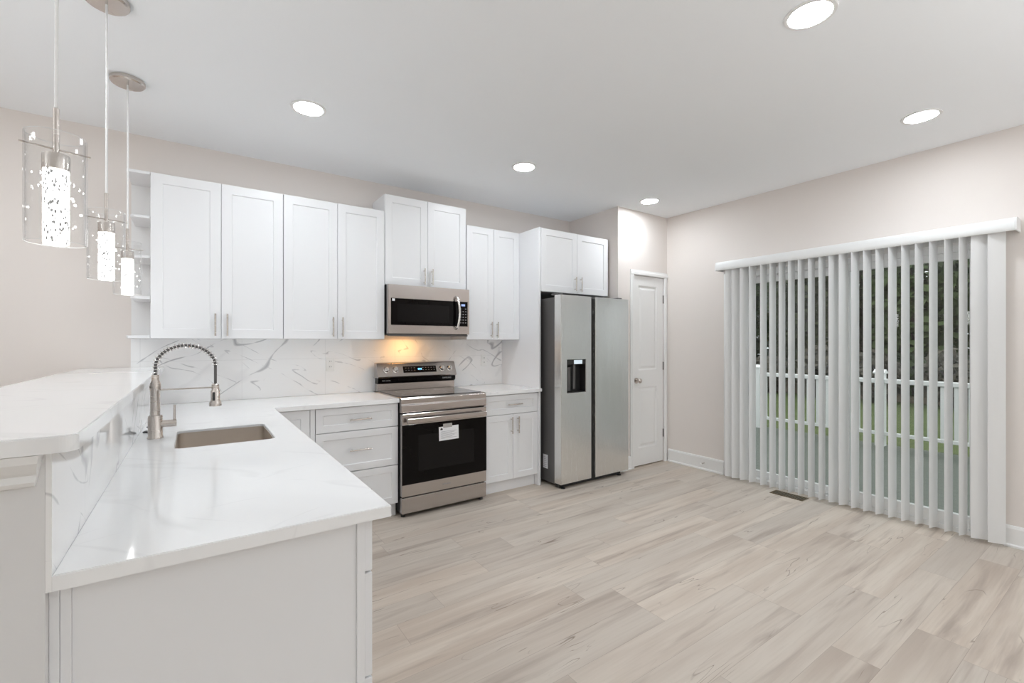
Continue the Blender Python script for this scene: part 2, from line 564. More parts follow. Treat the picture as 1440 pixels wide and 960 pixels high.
def tag(o, label=None, cat=None, group=None, kind=None):
    for k, v in (('label', label), ('category', cat), ('group', group), ('kind', kind)):
        if v:
            o[k] = v
    return o


def thing(name, loc, label, cat, group=None):
    o = bpy.data.objects.new(name, None)
    o.empty_display_size = 0.1
    COL.objects.link(o)
    o.location = loc
    o['_w'] = tuple(loc)
    return tag(o, label, cat, group)


def struct(name, mb, m, label=None, cat=None):
    return tag(mb.build(name, m), label, cat, kind='structure')


def pull(parent, cx, cz, yf, length=0.152, vertical=True, label=None):
    """bar pull on two posts, standing off a front that faces -y"""
    mb = MB()
    h = length / 2
    yb = yf - 0.03
    if vertical:
        mb.tube([(cx, yb, cz - h), (cx, yb, cz + h)], 0.0055)
        for d in (-1, 1):
            mb.tube([(cx, yf + 0.001, cz + d * h * 0.72), (cx, yb, cz + d * h * 0.72)], 0.0042, 8)
    else:
        mb.tube([(cx - h, yb, cz), (cx + h, yb, cz)], 0.0055)
        for d in (-1, 1):
            mb.tube([(cx + d * h * 0.72, yf + 0.001, cz), (cx + d * h * 0.72, yb, cz)], 0.0042, 8)
    return mb.build('handle', M['nickel'], parent, True)


# ------------------------------------------------------------------ room shell
YW, XR, ZC, YP, XP = 4.02, 4.43, 2.764, 3.275, 3.618
XL, YB = -4.2, -4.0
struct('floor', MB().box(XL - 0.15, XR + 0.16, YB - 0.15, YW + 0.15, -0.12, 0), M['floor'])
struct('ceiling', MB().box(XL - 0.15, XR + 0.16, YB - 0.15, YW + 0.15, ZC, ZC + 0.12), M['ceiling'])
struct('wall_back', MB().box(XL - 0.15, XR + 0.15, YW, YW + 0.15, 0, ZC), M['wall'])
struct('wall_left', MB().box(XL - 0.15, XL, YB, YW, 0, ZC), M['wall'])
wb = MB()
wb.box(XL, -3.2, YB - 0.15, YB, 0, ZC).box(-0.6, 0.8, YB - 0.15, YB, 0, ZC).box(3.4, XR, YB - 0.15, YB, 0, ZC)
wb.box(-3.2, -0.6, YB - 0.15, YB, 0, 0.5).box(-3.2, -0.6, YB - 0.15, YB, 2.3, ZC)
wb.box(0.8, 3.4, YB - 0.15, YB, 0, 0.5).box(0.8, 3.4, YB - 0.15, YB, 2.3, ZC)
struct('wall_rear', wb, M['wall'])
for i, (a, b_) in enumerate(((-3.2, -0.6), (0.8, 3.4))):
    f = MB()
    f.box(a, b_, YB - 0.12, YB - 0.04, 0.5, 0.56).box(a, b_, YB - 0.12, YB - 0.04, 2.24, 2.3)
    for x in (a, (a + b_) / 2 - 0.03, b_ - 0.06):
        f.box(x, x + 0.06, YB - 0.12, YB - 0.04, 0.56, 2.24)
    wnd = struct('window_%d' % (i + 1), f, M['vinyl'])  # unseen window, added with its lamp to brighten the room
    MB().box(a + 0.03, b_ - 0.03, YB - 0.09, YB - 0.08, 0.53, 2.27).build('pane', M['glass'], wnd)
    area('rear_fill', ((a + b_) / 2, YB + 0.02, 1.4), (PI / 2, 0, 0), b_ - a - 0.2, 1.6, REARFILL, (0.95, 0.98, 1.0))  # fill lamp added at the unseen rear window
# right wall with the sliding-door opening
OY0, OY1, OZ = 0.69, 2.525, 2.04
wr = MB()
wr.box(XR, XR + 0.15, YB, OY0, 0, ZC).box(XR, XR + 0.15, OY1, YW, 0, ZC).box(XR, XR + 0.15, OY0, OY1, OZ, ZC)
struct('wall_right', wr, M['wall'])
# pantry closet: its side wall and its front wall round the door
DX0, DX1, DZ = 3.855, 4.37, 2.075
struct('wall_pantry_side', MB().box(XP, XP + 0.10, YP + 0.10, YW, 0, ZC), M['wall'])
wp = MB()
wp.box(XP, DX0, YP, YP + 0.10, 0, ZC).box(DX1, XR, YP, YP + 0.10, 0, ZC).box(DX0, DX1, YP, YP + 0.10, DZ, ZC)
struct('wall_pantry', wp, M['wall'])
# half wall behind the peninsula, carrying the raised bar
XK = -0.227
BARZ = 1.147
struct('wall_bar', MB().box(-0.375, XK, 1.18, YW, 0, BARZ), M['pony'])
cr = MB()
prof = [(1.180, BARZ - 0.001), (1.142, BARZ - 0.001), (1.145, BARZ - 0.016), (1.158, BARZ - 0.034), (1.166, BARZ - 0.040), (1.163, BARZ - 0.052), (1.168, BARZ - 0.06), (1.180, BARZ - 0.064)]
b = bmesh.new()
ends = []
for xs in (lambda z: -0.40, lambda z: -0.2275 - 0.012 * (BARZ - z) / 0.064):
    ends.append([b.verts.new((xs(z), y, z)) for y, z in prof])
b.faces.new(ends[0])
b.faces.new(ends[1])
for k in range(len(prof)):
    b.faces.new((ends[0][k], ends[0][(k + 1) % len(prof)], ends[1][(k + 1) % len(prof)], ends[1][k]))
bmesh.ops.recalc_face_normals(b, faces=b.faces[:])
cr.add(b)
struct('trim_1', cr, M['trim'])


def baseboard(name, mb):
    return struct(name, mb, M['trim'])


bbp = [(0, 0), (-0.026, 0), (-0.026, 0.012), (-0.015, 0.02), (-0.015, 0.12), (-0.010, 0.135), (0, 0.14)]
mb = MB()
mb.prism([(XR + p, q) for p, q in bbp], 'y', 2.588, YP - 0.022)
mb.prism([(XR + p, q) for p, q in bbp], 'y', YB, 0.626)
baseboard('baseboard_right', mb)
baseboard('baseboard_pantry', MB().prism([(YP + p, q) for p, q in bbp], 'x', XP, 3.80))
baseboard('baseboard_back', MB().prism([(YW + p, q) for p, q in bbp], 'x', XL, -0.38))


# door casings
def casing_x(name, x0, x1, z1, y, wdt=0.056):
    m_ = MB()
    p = [(0, 0), (0, -0.012), (0.008, -0.018), (0.03, -0.017), (0.042, -0.011), (wdt, -0.009), (wdt, 0)]
    m_.prism([(x0 - q, y + r) for q, r in p], 'z', 0, z1)
    m_.prism([(x1 + q, y + r) for q, r in p], 'z', 0, z1)
    m_.prism([(y + r, z1 + q) for q, r in p], 'x', x0 - wdt, x1 + wdt)
    return struct(name, m_, M['trim'])


casing_x('trim_2', DX0 + 0.003, DX1 - 0.003, DZ - 0.003, YP)
jb = MB()
jb.box(DX0, DX0 + 0.004, YP + 0.03, YP + 0.1, 0, DZ).box(DX1 - 0.004, DX1, YP + 0.03, YP + 0.1, 0, DZ)
m_ = MB()
p = [(0, 0), (0, -0.012), (0.008, -0.018), (0.03, -0.017), (0.045, -0.011), (0.062, -0.009), (0.062, 0)]
m_.prism([(XR + r, OY0 - q) for q, r in p], 'z', 0, OZ)
m_.prism([(XR + r, OY1 + q) for q, r in p], 'z', 0, OZ)
m_.prism([(XR + r, OZ + q) for q, r in p], 'y', OY0 - 0.062, OY1 + 0.062)
struct('trim_3', m_, M['trim'])

# pantry door
d1 = MB().raised(DX0 + 0.006, DX1 - 0.006, 0.012, DZ - 0.006,
                 [(3.945, 4.255, 1.045, 1.965), (3.945, 4.255, 0.20, 0.86)], YP + 0.006)
d1 = struct('door_1', d1, M['door'], 'narrow white two-panel pantry door beside the refrigerator', 'door')
kx, kz = 3.905, 0.935
kn = MB()
kb = bmesh.new()
bmesh.ops.create_uvsphere(kb, u_segments=20, v_segments=12, radius=0.026)
for v in kb.verts:
    v.co = Vector((kx + v.co.x, YP - 0.048 + v.co.y * 0.72, kz + v.co.z))
kn.add(kb)
kn.tube([(kx, YP + 0.008, kz), (kx, YP - 0.004, kz), (kx, YP - 0.007, kz), (kx, YP - 0.035, kz)], [0.031, 0.030, 0.012, 0.011], 20)
kn.build('door_knob', M['nickel'], d1, True)
MB().box(DX0 + 0.0075, DX0 + 0.0095, YP + 0.003, YP + 0.0065, kz - 0.028, kz + 0.028).build('latch_plate', M['nickel'], d1)
for z in (1.833, 1.082, 0.324):
    MB().box(DX1 - 0.012, DX1 - 0.001, YP - 0.006, YP + 0.008, z - 0.045, z + 0.045, 0.002).build('hinge', M['hinge'], d1)

# sliding glass door: fixed frame and two glazed panels
fr = MB()
fr.box(XR + 0.005, XR + 0.125, OY0, OY0 + 0.035, 0.0, OZ).box(XR + 0.005, XR + 0.125, OY1 - 0.035, OY1, 0.0, OZ)
fr.box(XR + 0.005, XR + 0.125, OY0 + 0.035, OY1 - 0.035, OZ - 0.05, OZ).box(XR + 0.005, XR + 0.14, OY0 + 0.035, OY1 - 0.035, 0.0, 0.035)
d2 = struct('door_2', fr, M['vinyl'], 'white vinyl sliding glass door behind the vertical blinds', 'door')


def glazed(y0, y1, x, sl, sr, zb, zt):
    g = MB()
    x0, x1 = x - 0.02, x + 0.02
    g.box(x0, x1, y0, y0 + sr, 0.036, OZ - 0.051, 0.003).box(x0, x1, y1 - sl, y1, 0.036, OZ - 0.051, 0.003)
    g.box(x0, x1, y0 + sr, y1 - sl, 0.036, zb, 0.003).box(x0, x1, y0 + sr, y1 - sl, zt, OZ - 0.051, 0.003)
    o = g.build('door_panel', M['vinyl'], d2)
    MB().box(x - 0.006, x + 0.006, y0 + sr - 0.008, y1 - sl + 0.008, zb - 0.008, zt + 0.008).build('pane', M['glass'], o)
    return o


glazed(0.727, 1.655, 4.465, 0.145, 0.07, 0.125, 1.935)
glazed(1.52, 2.488, 4.52, 0.14, 0.13, 0.10, 1.925)
hb = MB()
hb.tube([(4.447, 0.765, 0.98), (4.415, 0.765, 1.0), (4.408, 0.765, 1.05), (4.415, 0.765, 1.10), (4.447, 0.765, 1.12)], 0.009, 10)
hb.build('door_handle', M['vinyl'], d2, True)

# ------------------------------------------------------------------ outside
struct('deck', MB().box(XR + 0.16, 7.72, -6, 9, -0.14, -0.04), M['deck'])
tag(MB().box(7.0, 60, -30, 50, -0.72, -0.62).build('lawn', M['grass']), kind='structure')
tag(MB().box(19.0, 60, -30, 50, -0.62, -0.60).build('leaf_litter', M['litter']), kind='structure')
rl = thing('deck_railing', (7.58, 2.2, -0.04), 'white vinyl deck railing with square balusters outside the sliding door', 'railing')
RX = 7.58
posts = [-2.6, -1.0, 0.6, 2.22, 3.85, 5.5, 7.1]
for y in posts:
    pm = MB().box(RX - 0.05, RX + 0.05, y - 0.05, y + 0.05, -0.04, 0.93)
    po = pm.build('post', M['railw'], rl)
    MB().prism([(RX - 0.065, 0.93), (RX + 0.065, 0.93), (RX + 0.065, 0.945), (RX, 0.985), (RX - 0.065, 0.945)], 'y', y - 0.065, y + 0.065).build('post_cap', M['railw'], po)
for y0, y1 in zip(posts, posts[1:]):
    MB().box(RX - 0.04, RX + 0.04, y0 + 0.05, y1 - 0.05, 0.80, 0.86, 0.008).build('top_rail', M['railw'], rl)
    MB().box(RX - 0.025, RX + 0.025, y0 + 0.05, y1 - 0.05, 0.105, 0.15, 0.004).build('bottom_rail', M['railw'], rl)
    n = 13
    for k in range(1, n):
        y = y0 + (y1 - y0) * k / n
        if 0.2 < y < 5.2:
            MB().box(RX - 0.018, RX + 0.018, y - 0.018, y + 0.018, 0.15, 0.80).build('baluster', M['railw'], rl)


def tree(x, y, h, r, kind, label, name='tree', cat='tree', group=None, low=0.12, leaves=1500):
    t_ = thing(name, (x, y, -0.61), label, cat, group)
    rr = random.Random(int(x * 31 + y * 17))
    tr_ = MB()
    path = [(x + rr.uniform(-.1, .1) * k, y + rr.uniform(-.1, .1) * k, -0.61 + h * 0.85 * k / 5) for k in range(6)]
    tr_.tube(path, [0.02 * h * (1 - 0.15 * k) for k in range(6)], 10)
    tr_.build('trunk', M['bark'], t_, True)
    b_ = bmesh.new()
    for i in range(leaves):
        th, ph = rr.uniform(0, 2 * PI), math.acos(rr.uniform(-1, 1))
        q = rr.uniform(0.35, 1) ** 0.5
        zc = h * (0.5 + low / 2)
        hz = h * (0.5 - low / 2)
        d = Vector((math.sin(ph) * math.cos(th) * r * q, math.sin(ph) * math.sin(th) * r * q, math.cos(ph) * hz * q))
        c = Vector((x, y, -0.61 + zc)) + d
        s_ = rr.uniform(0.10, 0.24) * (0.6 + h / 14)
        u = Vector((rr.gauss(0, 1), rr.gauss(0, 1), rr.gauss(0, 1))).normalized()
        v = u.orthogonal().normalized()
        q4 = [b_.verts.new(c + u * s_ * a + v * s_ * 0.6 * e) for a, e in ((-1, 0), (0, -1), (1, 0), (0, 1))]
        b_.faces.new(q4)
    MB().add(b_).build('foliage', M['leaf'][kind], t_)
    return t_


woods = []
trees = []
for row_, (xr_, n_, y0_, dy_) in enumerate(((21.5, 6, -2.0, 3.6), (25.4, 6, -0.4, 4.2), (30.4, 6, -3.0, 5.4))):
    for i in range(n_):
        trees.append((xr_ + R.uniform(-.12, .12), y0_ + dy_ * i, 8.5 + 2 * row_ + R.uniform(-.6, .6), dy_ / 2 - 0.28, (0, 0, 1, 0, 1, 0)[(i + row_) % 6]))
for x, y, h, r, k in trees:
    tree(x, y, h, r, k, 'dark leafy tree in the woods beyond the lawn, seen between the blind slats', group='trees beyond the lawn', low=0.0, leaves=2600)
for i in range(11):
    y = -1.5 + i * 1.75
    tree(18.4 + R.uniform(-.2, .2), y, R.uniform(1.3, 2.0), 0.70, 2, 'grey brown shrub at the wood edge beyond the lawn, seen between the blind slats', 'shrub', 'shrub', 'shrubs along the wood edge', 0.0, 500)

# ------------------------------------------------------------------ wall cabinets
UF = 3.695            # door faces
ZB, ZT = 1.372, 2.432


def wall_cabinet(name, x0, x1, z0, z1, splits, yf, label, group, handles, hlen=0.15, hz=None, yb=YW - 0.001, st=0.062, margin=0.003, dx=None):
    t_ = thing(name, ((x0 + x1) / 2, yb, z0), label, 'cabinet', group)
    MB().box(x0, x1, yf + 0.0215, yb, z0, z1, 0.001).build('body', M['cab'], t_)
    d0, d1_ = dx or (x0, x1)
    xs = [d0, *splits, d1_]
    for i, (a, b_) in enumerate(zip(xs, xs[1:])):
        d = MB().panel(a + margin / 2, b_ - margin / 2, z0 + 0.002, z1 - 0.002, yf, st=st).build('door', M['cab'], t_)
        d['_w'] = t_['_w']
        hx = handles[i]
        pull(d, hx, (hz or z0 + 0.094), yf, hlen)
    return t_


G = 'white shaker wall cabinets'
wall_cabinet('wall_cabinet', -0.235, 0.529, ZB, ZT, [0.1465], UF, 'two-door white shaker wall cabinet above the sink corner, next to the open shelves', G, [0.112, 0.181])
wall_cabinet('wall_cabinet', 0.531, 1.285, ZB, ZT, [0.912], UF, 'two-door white shaker wall cabinet directly left of the microwave', G, [0.874, 0.945])
wall_cabinet('wall_cabinet', 1.288, 2.050, 1.826, 2.577, [1.669], UF, 'tallest-reaching white shaker cabinet, mounted over the microwave', G, [1.632, 1.706], 0.14, 1.915)
wall_cabinet('wall_cabinet', 2.056, 2.653, ZB, ZT, [2.352], UF, 'narrow two-door white shaker wall cabinet between microwave and refrigerator', G, [2.318, 2.386])
wall_cabinet('wall_cabinet', 2.677, 3.600, 1.83, ZT, [3.142], 3.38, 'deep white shaker cabinet above the refrigerator', G, [3.105, 3.180], 0.14, 1.925, dx=(2.68, 3.580))
# white tall panel at the refrigerator's side
tp = MB().box(2.655, 2.676, 3.381, YW - 0.001, 0.0, ZT, 0.001)
tag(tp.build('side_panel', M['cab']), 'tall white panel from floor to cabinet top on the left side of the refrigerator', 'panel')

# open shelf unit
sh = thing('open_shelf_unit', (-0.29, YW, ZB), 'narrow white open end shelf with four cubbies, left of the wall cabinets', 'shelf unit')
MB().box(-0.355, -0.2365, YW - 0.014, YW - 0.001, ZB + 0.018, ZT - 0.018).build('back_panel', M['cabin'], sh)
sp_ = [(-0.353, UF + 0.018), (-0.345, UF + 0.008), (-0.2365, UF + 0.004), (-0.2365, YW - 0.0145), (-0.353, YW - 0.0145)]
MB().prism(sp_, 'z', ZT - 0.018, ZT, 0.001).build('top_board', M['cab'], sh)
MB().prism(sp_, 'z', ZB, ZB + 0.018, 0.001).build('bottom_board', M['cab'], sh)
sp2 = [(-0.335, UF + 0.030), (-0.315, UF + 0.012), (-0.2365, UF + 0.010), (-0.2365, YW - 0.0145), (-0.335, YW - 0.0145)]
for z in (2.152, 1.897, 1.638):
    MB().prism(sp2, 'z', z - 0.016, z, 0.001).build('shelf', M['cab'], sh)

# ------------------------------------------------------------------ base cabinets
BF = 3.395
ZK = 0.105            # toe kick height
ZU = 0.884            # underside of the worktop


def base_body(t_, x0, x1):
    m_ = MB()
    m_.box(x0, x1, BF + 0.0215, YW - 0.001, ZK, ZU - 0.0005)
    m_.build('body', M['cab'], t_)
    MB().box(x0, x1, BF + 0.056, BF + 0.07, 0.0, ZK - 0.0005).build('toe_kick', M['cab'], t_)


# corner cabinet and filler
cc = thing('base_cabinet', (0.55, BF, 0), 'white corner base cabinet with a narrow door, between peninsula and drawers', 'cabinet', 'white shaker base cabinets')
base_body(cc, 0.425, 0.687)
MB().panel(0.432, 0.652, 0.112, 0.877, BF).build('door', M['cab'], cc)
MB().box(0.656, 0.6865, BF + 0.003, BF + 0.021, ZK, ZU - 0.002).build('filler_strip', M['cab'], cc)
# three drawer unit
dc = thing('base_cabinet', (0.99, BF, 0), 'white base cabinet with three drawers, directly left of the range', 'cabinet', 'white shaker base cabinets')
base_body(dc, 0.688, 1.287)
for z0, z1, hz in ((0.706, 0.877, 0.786), (0.409, 0.700, 0.563), (0.110, 0.403, 0.26)):
    d = MB().panel(0.691, 1.286, z0, z1, BF, st=0.05).build('drawer', M['cab'], dc)
    d['_w'] = dc['_w']
    pull(d, 0.995, hz, BF, 0.158, False)
# right unit
rc = thing('base_cabinet', (2.37, BF, 0), 'white base cabinet with one drawer over two doors, between range and refrigerator', 'cabinet', 'white shaker base cabinets')
base_body(rc, 2.058, 2.653)
d = MB().panel(2.061, 2.651, 0.702, 0.874, BF, st=0.05).build('drawer', M['cab'], rc)
d['_w'] = rc['_w']
pull(d, 2.378, 0.788, BF, 0.158, False)
for a, b_, hx in ((2.061, 2.369, 2.345), (2.372, 2.651, 2.416)):
    d = MB().panel(a, b_, 0.112, 0.697, BF, st=0.055).build('door', M['cab'], rc)
    d['_w'] = rc['_w']
    pull(d, hx, 0.60, BF, 0.15)

# peninsula cabinets, fronts facing the kitchen (+x): modelled facing -y and turned
PY = 1.213


def turned(fx):
    # local (along, y, z) -> world: front plane y=0 faces +x at x=fx, 'along' runs on +y
    return Matrix(((0, -1, 0, fx), (1, 0, 0, 0), (0, 0, 1, 0), (0, 0, 0, 1)))


T = turned(0.389)
pc = thing('base_cabinet', (0.1, PY, 0), 'white peninsula end cabinet in front, with a framed flat side panel', 'cabinet', 'white shaker base cabinets')
MB().box(-0.216, 0.368, PY + 0.007, 1.70, ZK, ZU - 0.0005).build('body', M['cab'], pc)
MB().box(-0.216, 0.315, PY + 0.008, 1.70, 0.0, ZK - 0.0005).build('toe_kick', M['cab'], pc)
MB().box(-0.196, 0.346, PY + 0.0005, PY + 0.0065, 0.0, ZU - 0.001).build('side_panel', M['cab'], pc)
MB().box(0.3465, 0.3675, PY - 0.006, PY + 0.0065, 0.0, ZU - 0.001, 0.001).build('side_stile', M['cab'], pc)
MB().box(-0.2120, -0.1962, PY - 0.006, PY + 0.0065, 0.0, ZU - 0.001, 0.001).build('side_stile', M['cab'], pc)
MB().box(-0.2268, -0.2124, PY - 0.009, PY + 0.0065, 0.0, ZU - 0.001, 0.001).build('scribe_strip', M['cab'], pc)
for z0, z1 in ((0.739, 0.877), (0.460, 0.733), (0.112, 0.454)):
    d = MB().panel(PY + 0.002, 1.698, z0, z1, 0.0, st=0.05).xf(T).build('drawer', M['cab'], pc)
    d['_w'] = pc['_w']
    h = MB()
    zc = (z0 + z1) / 2
    yc = (PY + 1.7) / 2
    h.tube([(0.419, yc - 0.079, zc), (0.419, yc + 0.079, zc)], 0.0055)
    for e in (-1, 1):
        h.tube([(0.388, yc + e * 0.057, zc), (0.419, yc + e * 0.057, zc)], 0.0042, 8)
    h.build('handle', M['nickel'], d, True)
sb = thing('base_cabinet', (0.1, 2.4, 0), 'white sink base cabinet under the sink in the peninsula', 'cabinet', 'white shaker base cabinets')
m_ = MB()
m_.box(-0.216, 0.368, 1.7015, 1.718, ZK, ZU - 0.0005).box(-0.216, 0.368, 3.352, 3.366, ZK, ZU - 0.0005)
m_.box(-0.216, -0.200, 1.718, 3.352, ZK, ZU - 0.0005).box(-0.2, 0.368, 1.718, 3.352, ZK, ZK + 0.016).box(0.350, 0.368, 1.718, 3.352, ZK + 0.016, 0.62)
m_.build('body', M['cab'], sb)
MB().box(-0.216, 0.315, 1.7015, 3.366, 0.0, ZK - 0.0005).build('toe_kick', M['cab'], sb)
for a, b_, hx in ((1.705, 2.318, 2.27), (2.322, 2.93, 2.37)):
    d = MB().panel(a, b_, 0.112, 0.877, 0.0).xf(T).build('door', M['cab'], sb)
    d['_w'] = sb['_w']
    h = MB().tube([(0.419, hx, 0.70), (0.419, hx, 0.85)], 0.0055)
    for z in (0.72, 0.83):
        h.tube([(0.388, hx, z), (0.419, hx, z)], 0.0042, 8)
    h.build('handle', M['nickel'], d, True)
MB().panel(2.935, 3.365, 0.112, 0.877, 0.0).xf(T).build('blind_panel', M['cab'], sb)

# ------------------------------------------------------------------ worktops
CZ = 0.914
SX0, SX1, SY0, SY1, SR = -0.072, 0.300, 2.300, 2.755, 0.035


def rrect(x0, x1, y0, y1, r, n=6):
    pts = []
    for cx, cy, a0 in ((x1 - r, y0 + r, -PI / 2), (x1 - r, y1 - r, 0), (x0 + r, y1 - r, PI / 2), (x0 + r, y0 + r, PI)):
        for k in range(n + 1):
            a = a0 + PI / 2 * k / n
            pts.append((cx + r * math.cos(a), cy + r * math.sin(a)))
    return pts


def slab(outer, hole, z0, z1, bev=0.002):
    b_ = bmesh.new()
    loops = []
    for lp in (outer, hole):
        if not lp:
            continue
        vs = [b_.verts.new((x, y, z1)) for x, y in lp]
        loops.append([b_.edges.new((vs[i], vs[(i + 1) % len(vs)])) for i in range(len(vs))])
    es = [e for l in loops for e in l]
    bmesh.ops.triangle_fill(b_, use_beauty=True, use_dissolve=False, edges=es)
    top = b_.faces[:]
    r = bmesh.ops.extrude_face_region(b_, geom=top)
    for g in r['geom']:
        if isinstance(g, bmesh.types.BMVert):
            g.co.z = z0
    bmesh.ops.recalc_face_normals(b_, faces=b_.faces[:])
    if bev:
        ed = [e for e in b_.edges if len(e.link_faces) == 2 and e.calc_face_angle(0) > 1.2 and abs(e.verts[0].co.z - e.verts[1].co.z) < 1e-5 and e.verts[0].co.z > (z0 + z1) / 2]
        bmesh.ops.bevel(b_, geom=ed, offset=bev, segments=2, affect='EDGES')
    return MB().add(b_)


CF = 3.370
o = slab([(-0.2255, 1.18), (0.428, 1.18), (0.428, CF), (1.2885, CF), (1.2885, YW - 0.0105), (-0.2165, YW - 0.0105), (-0.2165, 1.190), (-0.2255, 1.1795)][:7] if False else
         [(-0.2178, 1.18), (0.428, 1.18), (0.428, CF), (1.2885, CF), (1.2885, YW - 0.0105), (-0.2178, YW - 0.0105)],
         rrect(SX0, SX1, SY0, SY1, SR), ZU, CZ).build('worktop', M['quartz'])
tag(o, 'L-shaped white quartz worktop over the peninsula and the drawers left of the range', 'worktop')
o = slab([(2.056, CF), (2.6835, CF), (2.6835, 3.379), (2.6535, 3.379), (2.6535, YW - 0.0105), (2.056, YW - 0.0105)], None, ZU, CZ).build('worktop', M['quartz'])
tag(o, 'short white quartz worktop between the range and the refrigerator panel', 'worktop')
# raised bar
b_ = [(-0.606, 1.14), (-0.206, 1.14)] + [(-0.206 + 0.028 * math.sin(a), 1.168 - 0.028 * math.cos(a)) for a in [0.157 * q for q in range(1, 10)]] + [(-0.178, 1.168), (-0.178, YW - 0.0105), (-0.606, YW - 0.0105)]
o = slab(b_, None, BARZ, 1.178).build('bar_top', M['quartz'])
tag(o, 'raised white quartz bar top on the half wall behind the sink', 'bar top')

# backsplashes
bs = MB()
bs.box(-0.358, 2.6545, YW - 0.010, YW - 0.0003, CZ + 0.0005, ZB - 0.0005)
o = bs.build('backsplash', M['tile'])
tag(o, 'white marble-look tile backsplash with grey veins on the wall behind the range', 'backsplash')
o = MB().box(XK + 0.0003, -0.218, 1.18, YW - 0.011, ZU, BARZ - 0.0005).build('backsplash', M['tile_side'])
tag(o, 'white marble-look tile backsplash on the half wall under the bar top', 'backsplash')


def outlet(mbf, label, grp=None, n=1):
    """a white cover plate with two sockets on the back wall (or turned by mbf)"""
    t_ = thing('outlet', (0, 0, 0), label, 'outlet', grp)
    MB().box(-0.035, 0.035, -0.006, 0, -0.058, 0.058, 0.002).build('cover_plate', M['plate'], t_)
    for z in (-0.022, 0.022):
        s_ = MB().box(-0.0165, 0.0165, -0.0085, -0.0055, z - 0.015, z + 0.015, 0.001).build('socket', M['plate'], t_)
        for x in (-0.006, 0.006):
            MB().box(x - 0.0012, x + 0.0012, -0.0089, -0.0084, z - 0.004, z + 0.006).build('slot', M['gap'], s_)
    t_.matrix_world = mbf
    return t_


outlet(Matrix.Translation((0.93, YW - 0.0102, 1.165)), 'white outlet on the marble backsplash left of the range')
outlet(Matrix.Translation((2.43, YW - 0.0102, 1.165)), 'white outlet on the marble backsplash right of the range')

# ------------------------------------------------------------------ sink and faucet
sk = thing('sink', (0.114, 2.53, CZ), 'undermounted rectangular stainless sink in the peninsula worktop', 'sink')
b_ = bmesh.new()
rings = []
for (i, z, r) in ((0.0005, CZ - 0.011, SR), (0.003, CZ - 0.011, SR), (0.003, 0.72, SR), (0.012, 0.695, SR), (0.04, 0.69, SR), ):
    rings.append([b_.verts.new((x, y, z)) for x, y in rrect(SX0 + i, SX1 - i, SY0 + i, SY1 - i, r)])
for p_, q_ in zip(rings, rings[1:]):
    n = len(p_)
    for k in range(n):
        b_.faces.new((p_[k], p_[(k + 1) % n], q_[(k + 1) % n], q_[k]))
b_.faces.new(rings[-1])
bmesh.ops.recalc_face_normals(b_, faces=b_.faces[:])
for f_ in b_.faces:
    f_.normal_flip()
MB().add(b_).build('basin', M['sinksteel'], sk, True)
MB().lathe([(0.02, 0.6905), (0.045, 0.6905), (0.045, 0.694), (0.036, 0.694), (0.034, 0.691), (0.001, 0.691)], 0.114, 2.60, 24).build('drain', M['chrome'], sk, True)

FX, FY = -0.148, 2.615
fc = thing('faucet', (FX, FY, CZ), 'tall brushed nickel spring-neck kitchen faucet standing beside the sink', 'faucet')
MB().lathe([(0.030, CZ), (0.030, CZ + 0.006), (0.027, CZ + 0.010), (0.027, CZ + 0.098), (0.025, CZ + 0.102)], FX, FY, 28).build('base', M['nickel'], fc, True)
MB().lathe([(0.0185, CZ + 0.1015), (0.0185, CZ + 0.21), (0.021, CZ + 0.215), (0.021, CZ + 0.24), (0.014, CZ + 0.262), (0.014, CZ + 0.285), (0.009, CZ + 0.287)], FX, FY, 24).build('riser', M['nickel'], fc, True)
hx = FX + 0.228
A0 = CZ + 0.285
AR = 0.114
path = [(FX, FY, A0 - 0.01), (FX, FY, A0 + 0.02)]
cz_ = A0 + 0.035
arc = [(FX + AR - AR * math.cos(a), FY, cz_ + 0.098 * math.sin(a)) for a in [PI * k / 28 for k in range(29)]]
drop = [(hx, FY, cz_ - 0.02), (hx, FY, cz_ - 0.09)]
MB().tube(path + arc + drop, 0.0062, 10).build('hose', M['darkgrey'], fc, True)
# the spring: a helix wound round riser top and arch
full = [Vector(p_) for p_ in path + arc]
seglen = [0]
for a, c in zip(full, full[1:]):
    seglen.append(seglen[-1] + (c - a).length)


def at(s_):
    for i in range(len(full) - 1):
        if seglen[i + 1] >= s_ or i == len(full) - 2:
            f_ = (s_ - seglen[i]) / max(1e-9, seglen[i + 1] - seglen[i])
            return full[i].lerp(full[i + 1], f_), (full[i + 1] - full[i]).normalized()


hel = []
turns = 27
tot = seglen[-1]
for k in range(turns * 10 + 1):
    p_, d_ = at(tot * k / (turns * 10))
    n1 = Vector((0, 1, 0))
    n2 = d_.cross(n1).normalized()
    a = 2 * PI * k / 10
    hel.append(p_ + (n1 * math.cos(a) + n2 * math.sin(a)) * 0.0122)
MB().tube(hel, 0.0018, 6).build('spring', M['chrome'], fc, True)
